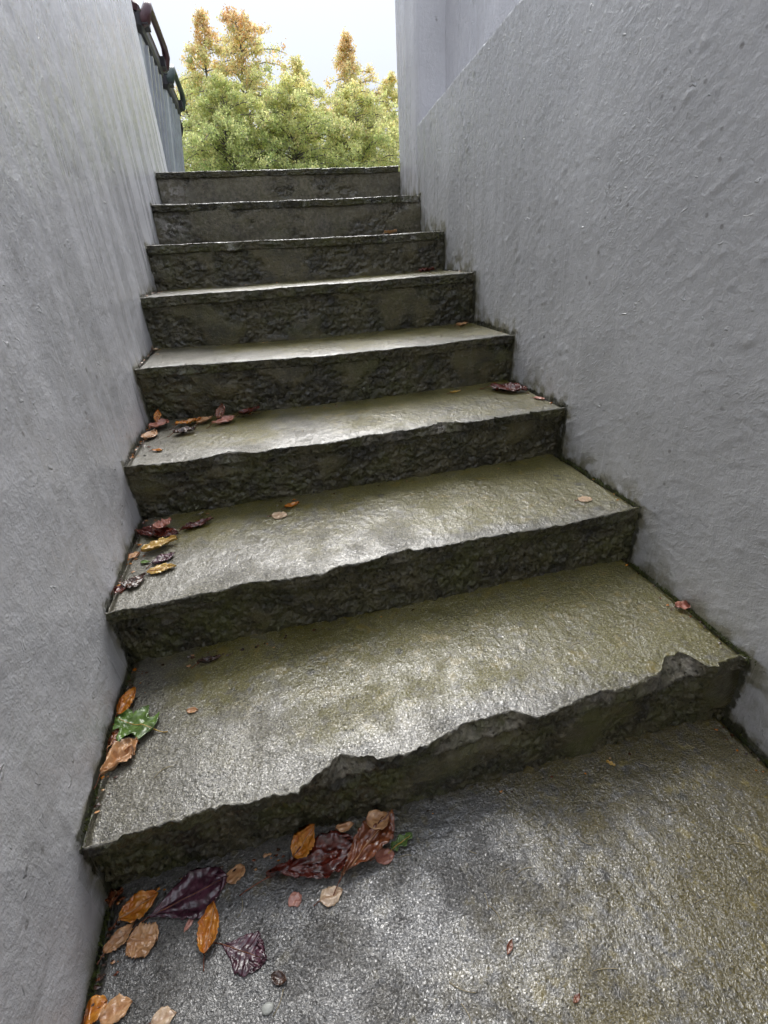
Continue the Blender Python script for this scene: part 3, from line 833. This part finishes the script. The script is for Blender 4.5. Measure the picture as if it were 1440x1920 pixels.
def fallen(k, x, y, length, ang, kind, mat, label, wid=0.62, curl=0.15, ribs=0.0, lift=0.001, crumple=0.16, tilt=0.0, stalk=True, seed=None, torn=0.12):
    """k tread (0 landing); ang of the long axis in degrees; curl = cup depth / length; tilt = nose-up angle"""
    seed = seed if seed is not None else int(abs(x) * 1000 + abs(y) * 777)
    big = length > 0.045
    n, mm = (34, 21) if big else (16, 11)
    s = np.linspace(0, 1, n); t_ = np.linspace(-1, 1, mm)
    S, T = np.meshgrid(s, t_, indexing='ij')
    wf = np.clip(width_fn(kind, np.clip(S, 0.0, 1.0)), 0, 1) * wid * 0.5 * length
    ser = 1 + (0.05 if big else 0.03) * np.sin(S * (60 if big else 26) + seed) * np.abs(T) ** 3 + 0.24 * fbm(S * 6, np.sign(T) * 3.1 + seed * 0.37, 3, seed) * np.abs(T)
    lx = (S - 0.5) * length + 0.02 * length * perlin(T * 2, seed * 0.1, seed)
    if torn:
        lx = lx - torn * length * np.clip(perlin(T * 3.5, seed * 0.7, seed + 5), 0, 1) * sstep(0.6, 1.0, S)
    ly = T * wf * ser
    hl = 0.65 * curl * length * (np.abs(T) ** 1.8 * 0.7 + (2 * S - 1) ** 2 * 0.35)
    hl = hl + crumple * length * (0.75 * fbm(S * 2.6, T * 1.8 + seed, 4, seed, 0.6) + 0.5 * np.abs(fbm(S * 4 + 3, T * 2 - seed, 2, seed + 9)))
    ph = S * 2 * math.pi * 9 - np.abs(T) * 5.0
    hl = hl + ribs * length * 0.3 * (np.sin(ph)) * np.abs(T) ** 0.5 * sstep(0, 0.1, S)
    vein = np.clip(np.exp(-(T * wf / (0.012 * length + 1e-6)) ** 2) + 0.55 * sstep(0.75, 0.98, np.sin(ph)), 0, 1)
    a = math.radians(ang); ca, sa = math.cos(a), math.sin(a)
    ct, st = math.cos(math.radians(tilt)), math.sin(math.radians(tilt))
    hx = (lx + 0.5 * length) * ct - 0.5 * length - hl * st
    hz = (lx + 0.5 * length) * st + hl * ct
    wx = x + hx * ca - ly * sa
    wy = y + hx * sa + ly * ca
    # keep clear of riser and walls
    ymax = (Y[k] - 0.006) if k < 8 else 9
    hz = hz + np.clip(wy - ymax, 0, None) * 0.9
    wy = np.minimum(wy, ymax)
    lo = xl(wy) + 0.012; hi = xr(wy) - 0.012
    hz = hz + np.clip(lo - wx, 0, None) * 0.8 + np.clip(wx - hi, 0, None) * 0.8
    wx = np.clip(wx, lo, hi)
    zs = tread_z(k, wx, wy)
    hz = hz - hz.min() * 0.55
    wz = np.maximum(zs + lift + hz, zs + lift)
    P = np.stack([wx - x, wy - y, wz - 0.0], -1)
    z00 = float(tread_z(k, x, y)) + 0.0; P[..., 2] -= z00
    # 0.35 mm thick: a second skin below
    Q = P.copy(); Q[..., 2] -= 0.00022
    V = np.concatenate([P.reshape(-1, 3), Q.reshape(-1, 3)])
    Fa = grid_faces(n, mm); N = n * mm
    rim = list(range(mm)) + [i * mm + mm - 1 for i in range(1, n)] + [(n - 1) * mm + j for j in range(mm - 2, -1, -1)] + [i * mm for i in range(n - 2, 0, -1)]
    rim = np.array(rim); r2 = np.roll(rim, -1)
    side = np.stack([rim, r2, r2 + N, rim + N], -1)
    Fs = np.concatenate([Fa, Fa[:, ::-1] + N, side])
    me = raw_mesh('fallen_leaf', V, Fs, LM[mat], True, {'vein': np.concatenate([vein.ravel(), vein.ravel()])})
    ob = bpy.data.objects.new('fallen_leaf', me)
    ob.location = (x, y, z00)
    COL.objects.link(ob)
    tag(ob, label, 'leaf', 'fallen autumn leaves')
    mid = mm // 2
    if big:
        b = MB()
        b.tube([tuple(P[i, mid] + np.array([0, 0, 0.0006])) for i in range(0, n - 2, 2)], [0.0011 * (1 - 0.7 * i / n) for i in range(0, n - 2, 2)], 5)
        b.build('midrib', LM['brown' if mat in ('red', 'purple', 'dark') else ('tan' if mat != 'green' else 'yellow')], ob, True)
    if stalk and length > 0.03:
        p0 = P[0, mid]; d = np.array([-ca, -sa])
        pts = []
        for q in range(5):
            xy = p0[:2] + d * length * 0.07 * q + np.array([sa, -ca]) * 0.012 * length * q * q * 0.3
            wx_ = float(np.clip(xy[0] + x, xl(xy[1] + y) + 0.004, xr(xy[1] + y) - 0.004)); wy_ = min(xy[1] + y, ymax)
            zz = float(tread_z(k, wx_, wy_)) - z00 + 0.0012
            pts.append((wx_ - x, wy_ - y, max(zz, p0[2] * (1 - q / 3)) if q < 3 else zz))
        b = MB(); b.tube(pts, [0.0010, 0.0009, 0.0009, 0.0009, 0.0012], 5)
        b.build('stalk', LM['yellow' if mat == 'green' else 'brown'], ob, True)
    return ob

# on the landing, against the lowest riser
fallen(0, .350, .492, .165, 3, 'obov', 'red', 'large glossy dark red leaf lying along the lowest riser', .42, .10, .03, crumple=.2, torn=.15)
fallen(0, .445, .488, .128, 33, 'obov', 'brown', 'ribbed red-brown leaf with straight midrib propped on the dark red one', .46, .08, .035, .012, tilt=8)
fallen(0, .345, .522, .062, 27, 'oval', 'orange', 'upright orange leaf leaning on the lowest riser behind the dark red leaf', .75, .2, .01, .010, tilt=38)
fallen(0, .410, .527, .034, -2, 'oval', 'tan', 'small tan leaf scrap wedged between orange leaf and riser', .6, .1, 0, .022)
fallen(0, .468, .515, .042, -21, 'square', 'tan', 'curled tan leaf on top of the ribbed red-brown leaf', .8, .2, 0, .032)
fallen(0, .503, .484, .046, 20, 'lobed', 'green', 'small dark green leaf scrap beside the ribbed red-brown leaf', .5, .15, 0, .002)
fallen(0, .468, .470, .034, -5, 'round', 'pink', 'small pinkish leaf tucked under the ribbed red-brown leaf', .75, .05, 0, .001)
fallen(0, .140, .496, .128, 13, 'obov', 'purple', 'large dark purple ribbed leaf plastered on the landing by the left corner', .62, .03, .035, .001, .06)
fallen(0, .064, .500, .060, 20, 'oval', 'orange', 'orange-brown leaf overlapping the stem of the dark purple leaf', .7, .12, .01, .008)
fallen(0, .027, .512, .064, -80, 'sliver', 'brown', 'narrow brown leaf standing in the corner of wall and lowest riser', .4, .15, 0, .006, tilt=35)
fallen(0, .215, .510, .034, 31, 'square', 'tan', 'tan leaf fragment between the purple leaf and the lowest riser', .75, .08, 0, .001)
fallen(0, .040, .465, .048, 38, 'oval', 'tan', 'pointed tan leaf beside the square tan leaf near the wall', .55, .12, .02, .002)
fallen(0, .076, .452, .046, -12, 'square', 'tan', 'squarish tan leaf with veins below the orange-brown leaf', .95, .05, .02, .003)
fallen(0, .178, .440, .064, 77, 'oval', 'orange', 'glossy orange-brown leaf standing on edge in the middle of the landing leaves', .52, .28, .005, .003, tilt=10)
fallen(0, .228, .398, .078, -29, 'obov', 'purple', 'wet purple-red ribbed leaf below the glossy orange-brown leaf', .7, .02, .05, .001, .05, torn=.5)
fallen(0, .144, .458, .027, 55, 'sliver', 'pink', 'thin pale brown leaf sliver beneath the dark purple leaf', .35, .05, 0, .001)
fallen(0, .310, .446, .022, -25, 'square', 'pink', 'tiny pink leaf fragment beside the pale oval leaf', .95, .04, 0, .001)
fallen(0, .369, .436, .040, 8, 'oval', 'pale', 'pale cream oval leaf flat on the landing below the dark red leaf', .72, .04, .02, .001)
fallen(0, .279, .352, .025, -29, 'oval', 'dark', 'tiny dark shrivelled leaf alone on the landing', .7, .2, 0, .001)
fallen(0, .020, .384, .040, 17, 'round', 'orange', 'orange leaf against the wall at the bottom edge of the picture', .8, .1, .01, .001)
fallen(0, .053, .376, .044, 9, 'oval', 'tan', 'pinkish tan leaf at the bottom edge beside the orange one', .75, .06, .02, .002)
fallen(0, .120, .351, .034, 3, 'oval', 'pale', 'pale pinkish leaf cut by the bottom edge of the picture', .7, .05, .02, .001)
fallen(0, .950, .517, .019, -54, 'lobed', 'yellow', 'tiny yellow leaf crumb on the landing near the lowest riser', .5, .1, 0, .001)
fallen(0, .618, .299, .022, 44, 'sliver', 'brown', 'small brown seed sliver in the bright wet part of the landing', .4, .1, 0, .001)
fallen(0, .681, .223, .016, 25, 'sliver', 'brown', 'small brown seed sliver lowest on the landing', .45, .1, 0, .001)
# first tread
fallen(1, .030, .795, .062, 53, 'oval', 'orange', 'orange-brown leaf above the green leaf on the lowest tread', .6, .2, .01, .004, tilt=12)
fallen(1, .055, .737, .088, 150, 'lobed', 'green', 'wet green lobed ivy leaf on the lowest tread', .95, .08, .012, .006)
fallen(1, .045, .668, .074, 48, 'obov', 'tan', 'torn crumpled tan leaf below the green leaf on the lowest tread', .6, .22, .02, .002, .3, torn=.5)
fallen(1, .022, .715, .050, 70, 'sliver', 'brown', 'dark brown leaf squeezed between wall and green leaf', .4, .2, 0, .003)
fallen(1, .159, .742, .023, -11, 'oval', 'tan', 'tiny orange-tan leaf bit alone on the lowest tread', .6, .15, 0, .001)
fallen(1, .184, .868, .050, 5, 'sliver', 'dark', 'dark curled leaf strip at the back of the lowest tread', .28, .2, 0, .002, .3)
fallen(1, 1.238, .705, .034, -18, 'round', 'pink', 'curled pinkish leaf by the rough wall on the lowest tread', .8, .35, 0, .003, .3)
# second tread
fallen(2, .072, 1.178, .125, -24, 'obov', 'red', 'dark red wet leaf in the corner of the second tread', .4, .10, .02, .002, .2)
fallen(2, .169, 1.196, .088, 26, 'sliver', 'red', 'narrow dark red leaf along the back of the second tread', .3, .15, .01, .003, .2)
fallen(2, .088, 1.196, .050, 30, 'round', 'pink', 'crumpled pale pink leaf lying on the dark red leaf', .8, .25, 0, .016, .35)
fallen(2, .090, 1.112, .084, 24, 'oval', 'yellow', 'golden orange leaf in the middle of the second-tread pile', .45, .15, .015, .006)
fallen(2, .033, 1.095, .030, 21, 'round', 'tan', 'little tan leaf beside the wall on the second tread', .75, .1, 0, .002)
fallen(2, .106, 1.055, .056, 32, 'oval', 'purple', 'purple-brown leaf under the golden orange leaf', .6, .08, .02, .002)
fallen(2, .066, 1.055, .026, -19, 'oval', 'green', 'yellow-green leaf bit beside the purple-brown leaf', .5, .1, 0, .003)
fallen(2, .108, 1.008, .062, 7, 'oval', 'yellow', 'pale yellow flat leaf at the front of the second-tread pile', .5, .06, .015, .002)
fallen(2, .060, .978, .052, 46, 'heart', 'dark', 'dark brown heart-shaped leaf near the front of the second tread', .8, .12, .01, .004)
fallen(2, .030, .962, .042, 26, 'oval', 'red', 'small dark red leaf against the wall at the front of the second tread', .6, .1, .01, .001)
fallen(2, .378, 1.184, .042, -16, 'round', 'pale', 'pale round leaf alone towards the middle of the second tread', .85, .06, .01, .001)
fallen(2, .415, 1.228, .042, 15, 'oval', 'orange', 'small orange-red leaf behind the pale round one', .6, .2, 0, .002)
fallen(2, 1.158, .995, .037, -11, 'round', 'pale', 'pale round leaf by the rough wall on the second tread', .85, .05, .01, .001)
# third tread
fallen(3, .048, 1.500, .075, 75, 'oval', 'tan', 'tan leaf against the wall on the third tread', .6, .15, .02, .002)
fallen(3, .066, 1.575, .066, 50, 'round', 'pink', 'pinkish tan leaf heaped behind the tan leaf on the third tread', .7, .2, 0, .010)
fallen(3, .144, 1.505, .066, 14, 'oval', 'dark', 'dark brown leaf at the front of the third-tread heap', .6, .25, .01, .004)
fallen(3, .148, 1.590, .085, 30, 'oval', 'orange', 'long orange leaf in the third-tread heap', .42, .15, .01, .006)
fallen(3, .195, 1.600, .068, 48, 'oval', 'tan', 'light tan leaf behind the dark brown leaf on the third tread', .5, .18, .01, .004)
fallen(3, .253, 1.565, .078, 31, 'obov', 'pink', 'pinkish leaf to the middle side of the third-tread heap', .55, .18, .01, .003)
fallen(3, .250, 1.622, .055, 63, 'oval', 'brown', 'brown leaf tip poking up against the riser of the third tread', .6, .2, 0, .006, tilt=40)
fallen(3, .336, 1.605, .078, -24, 'oval', 'red', 'triangular dark red leaf farthest from the wall in the heap', .6, .25, .01, .005, tilt=14)
fallen(3, .086, 1.370, .032, -22, 'sliver', 'orange', 'tiny orange leaf bit at the front of the third tread', .55, .2, 0, .001)
fallen(3, .058, 1.625, .050, 81, 'sliver', 'orange', 'orange leaf tip standing in the corner of the third tread', .45, .2, 0, .012, tilt=35)
fallen(3, 1.190, 1.515, .130, -48, 'oval', 'red', 'large glossy dark red leaf by the rough wall on the third tread', .60, .14, .01, .002, .15)
fallen(3, 1.230, 1.385, .040, -61, 'round', 'pink', 'small pink leaf in front of the large dark red one', .6, .1, 0, .001)
fallen(3, 1.029, 1.590, .042, 5, 'sliver', 'yellow', 'small yellow-brown leaf strip at the back of the third tread', .4, .15, 0, .001)
# higher treads
fallen(4, 1.200, 1.965, .058, 19, 'oval', 'tan', 'small orange-tan leaf by the rough wall on the fourth tread', .5, .15, 0, .001)
fallen(4, .032, 1.960, .052, 62, 'oval', 'pale', 'pale leaf scrap in the wall corner of the fourth tread', .6, .1, 0, .001)
fallen(5, 1.175, 2.330, .080, 10, 'oval', 'red', 'dark red leaf at the back of the fifth tread', .5, .2, 0, .002)
fallen(6, 1.060, 2.500, .060, -30, 'oval', 'tan', 'curled tan leaf on the edge of the sixth tread', .6, .35, 0, .002)

# a pale pebble and fine straw
m = MB()
rings = []
for i in range(1, 7):
    a = math.pi * i / 7
    rings.append([(0.009 * math.sin(a) * math.cos(q * math.pi / 5) * (1 + .12 * math.sin(q * 2.1)), 0.007 * math.sin(a) * math.sin(q * math.pi / 5), 0.0055 - 0.0055 * math.cos(a)) for q in range(10)])
m.loft(rings)
st = m.build('pebble', simple('pale_pebble', (0.42, 0.43, 0.40), 0.4), None, True)
st.scale = (1.0, 1.0, 0.55)
st.location = (0.261, 0.323, float(tread_z(0, 0.261, 0.323)) - 0.001)
tag(st, 'small pale grey pebble on the landing among the leaves', 'pebble')

rnd = random.Random(5)
m = MB()
for i in range(95):
    k = rnd.choice([0, 0, 0, 0, 1, 1, 1, 2, 2, 3])
    y0 = (0.16 if k == 0 else Y[k - 1] + 0.06); y1 = Y[k] - 0.03
    x = rnd.uniform(0.1, 1.15); y = rnd.uniform(y0, y1)
    L = rnd.uniform(0.012, 0.04); a = rnd.uniform(0, math.pi); bend = rnd.uniform(-0.9, 0.9)
    pts = []
    for q in range(6):
        xx, yy = x + math.cos(a) * L * q / 5, y + math.sin(a) * L * q / 5
        a += bend / 5
        xx = min(max(xx, 0.02), 1.24); yy = min(yy, y1 + 0.02)
        pts.append((xx, yy, float(tread_z(k, xx, yy)) + 0.0012))
    m.tube(pts, 0.00045, 4)
sw = m.build('straw_litter', simple('dry_straw', (0.40, 0.33, 0.18), 0.4), None, True)
tag(sw, 'fine pale straw fibres scattered over the wet treads and landing', 'straw', kind='stuff')

# leaf crumbs and grit gathered in the corners
crumb_cols = ['dark', 'brown', 'tan', 'dark', 'orange', 'dark']
rnd = random.Random(21)
parts = {c: ([], []) for c in set(crumb_cols)}
for i in range(520):
    k = rnd.choice([0, 0, 1, 1, 2, 2, 3, 3, 4, 5])
    mode = rnd.random()
    ya = 0.30 if k == 0 else Y[k - 1] + 0.03
    if mode < 0.45:   x = 0.014 + abs(rnd.gauss(0, 0.022)); y = rnd.uniform(ya, Y[k] - 0.01)
    elif mode < 0.62: x = float(xr(Y[k])) - 0.018 - abs(rnd.gauss(0, 0.016)); y = rnd.uniform(ya, Y[k] - 0.01)
    else:             x = (abs(rnd.gauss(0, 0.30)) + 0.02) if rnd.random() < 0.7 else rnd.uniform(0.05, 1.2); y = Y[k] - 0.008 - abs(rnd.gauss(0, 0.014))
    x = min(max(x, float(xl(y)) + 0.013), float(xr(y)) - 0.013)
    c = rnd.choice(crumb_cols); V_, F_ = parts[c]
    n = rnd.choice([4, 5, 6]); r0 = rnd.uniform(0.0015, 0.0065); a0 = rnd.uniform(0, 6.28)
    z = float(tread_z(k, x, y)) + 0.001
    o = len(V_)
    V_.append((x, y, z + r0 * rnd.uniform(0.2, 0.7)))
    for q in range(n):
        rr = r0 * rnd.uniform(0.5, 1.2); a = a0 + 6.283 * q / n
        V_.append((x + rr * math.cos(a), y + rr * math.sin(a) * 0.7, z + r0 * rnd.uniform(-0.1, 0.4)))
    F_ += [[o, o + 1 + q, o + 1 + (q + 1) % n] for q in range(n)]
allv, allf, mats, mi = [], [], [], []
for j, (c, (V_, F_)) in enumerate(sorted(parts.items())):
    o = len(allv); allv += V_; allf += [[i + o for i in f] for f in F_]; mats.append(LM[c]); mi += [j] * len(F_)
me = raw_mesh('leaf_crumbs', allv, allf, None, False)
for mt in mats: me.materials.append(mt)
me.polygons.foreach_set('material_index', mi)
lc = link(bpy.data.objects.new('leaf_crumbs', me))
tag(lc, 'small dark leaf crumbs and grit gathered along the walls and risers', 'leaf litter', kind='stuff')

# moss tufts in the joints between steps and walls
rnd = random.Random(33)
moss_m = simple('moss', (0.045, 0.065, 0.010), 0.8, (0.095, 0.110, 0.020), 90)
V_, F_ = [], []
spots = []
for i in range(46):
    spots.append((1, 'r', rnd.uniform(0.545, 0.90)))
for i in range(26):
    spots.append((0, 'r', rnd.uniform(0.30, 0.535)))
for i in range(24):
    spots.append((2, 'r', rnd.uniform(0.93, 1.27)))
for i in range(18):
    spots.append((0, 'l', rnd.uniform(0.25, 0.53)))
for i in range(20):
    spots.append((1, 'l', rnd.uniform(0.55, 0.90)))
for i in range(40):
    spots.append((rnd.choice([0, 0, 1, 2]), 'b', rnd.uniform(0.02, 1.24)))
for k, w, q in spots:
    if w == 'b': cx, cy_ = q, Y[k] - 0.004
    else:
        cy_ = q; cx = float(xr(q)) - 0.008 if w == 'r' else float(xl(q)) + 0.008
    cz = float(tread_z(k, cx, cy_)) - 0.002
    sp_ = rnd.uniform(0.004, 0.013)
    for j in range(rnd.randint(14, 34)):
        x = cx + rnd.gauss(0, sp_ * (0.5 if w != 'b' else 1.6)); y = cy_ + rnd.gauss(0, sp_ * (1.6 if w != 'b' else 0.5))
        h_ = rnd.uniform(0.002, 0.0065); a = rnd.uniform(0, 6.28); w_ = rnd.uniform(0.0006, 0.0014)
        o = len(V_)
        V_ += [(x - w_ * math.cos(a), y - w_ * math.sin(a), cz), (x + w_ * math.cos(a), y + w_ * math.sin(a), cz),
               (x + rnd.gauss(0, 0.002), y + rnd.gauss(0, 0.002), cz + h_)]
        F_.append([o, o + 1, o + 2])
mo = link(bpy.data.objects.new('moss', raw_mesh('moss', V_, F_, moss_m, False)))
tag(mo, 'short dark green moss growing in the joints of steps and walls', 'moss', kind='stuff')
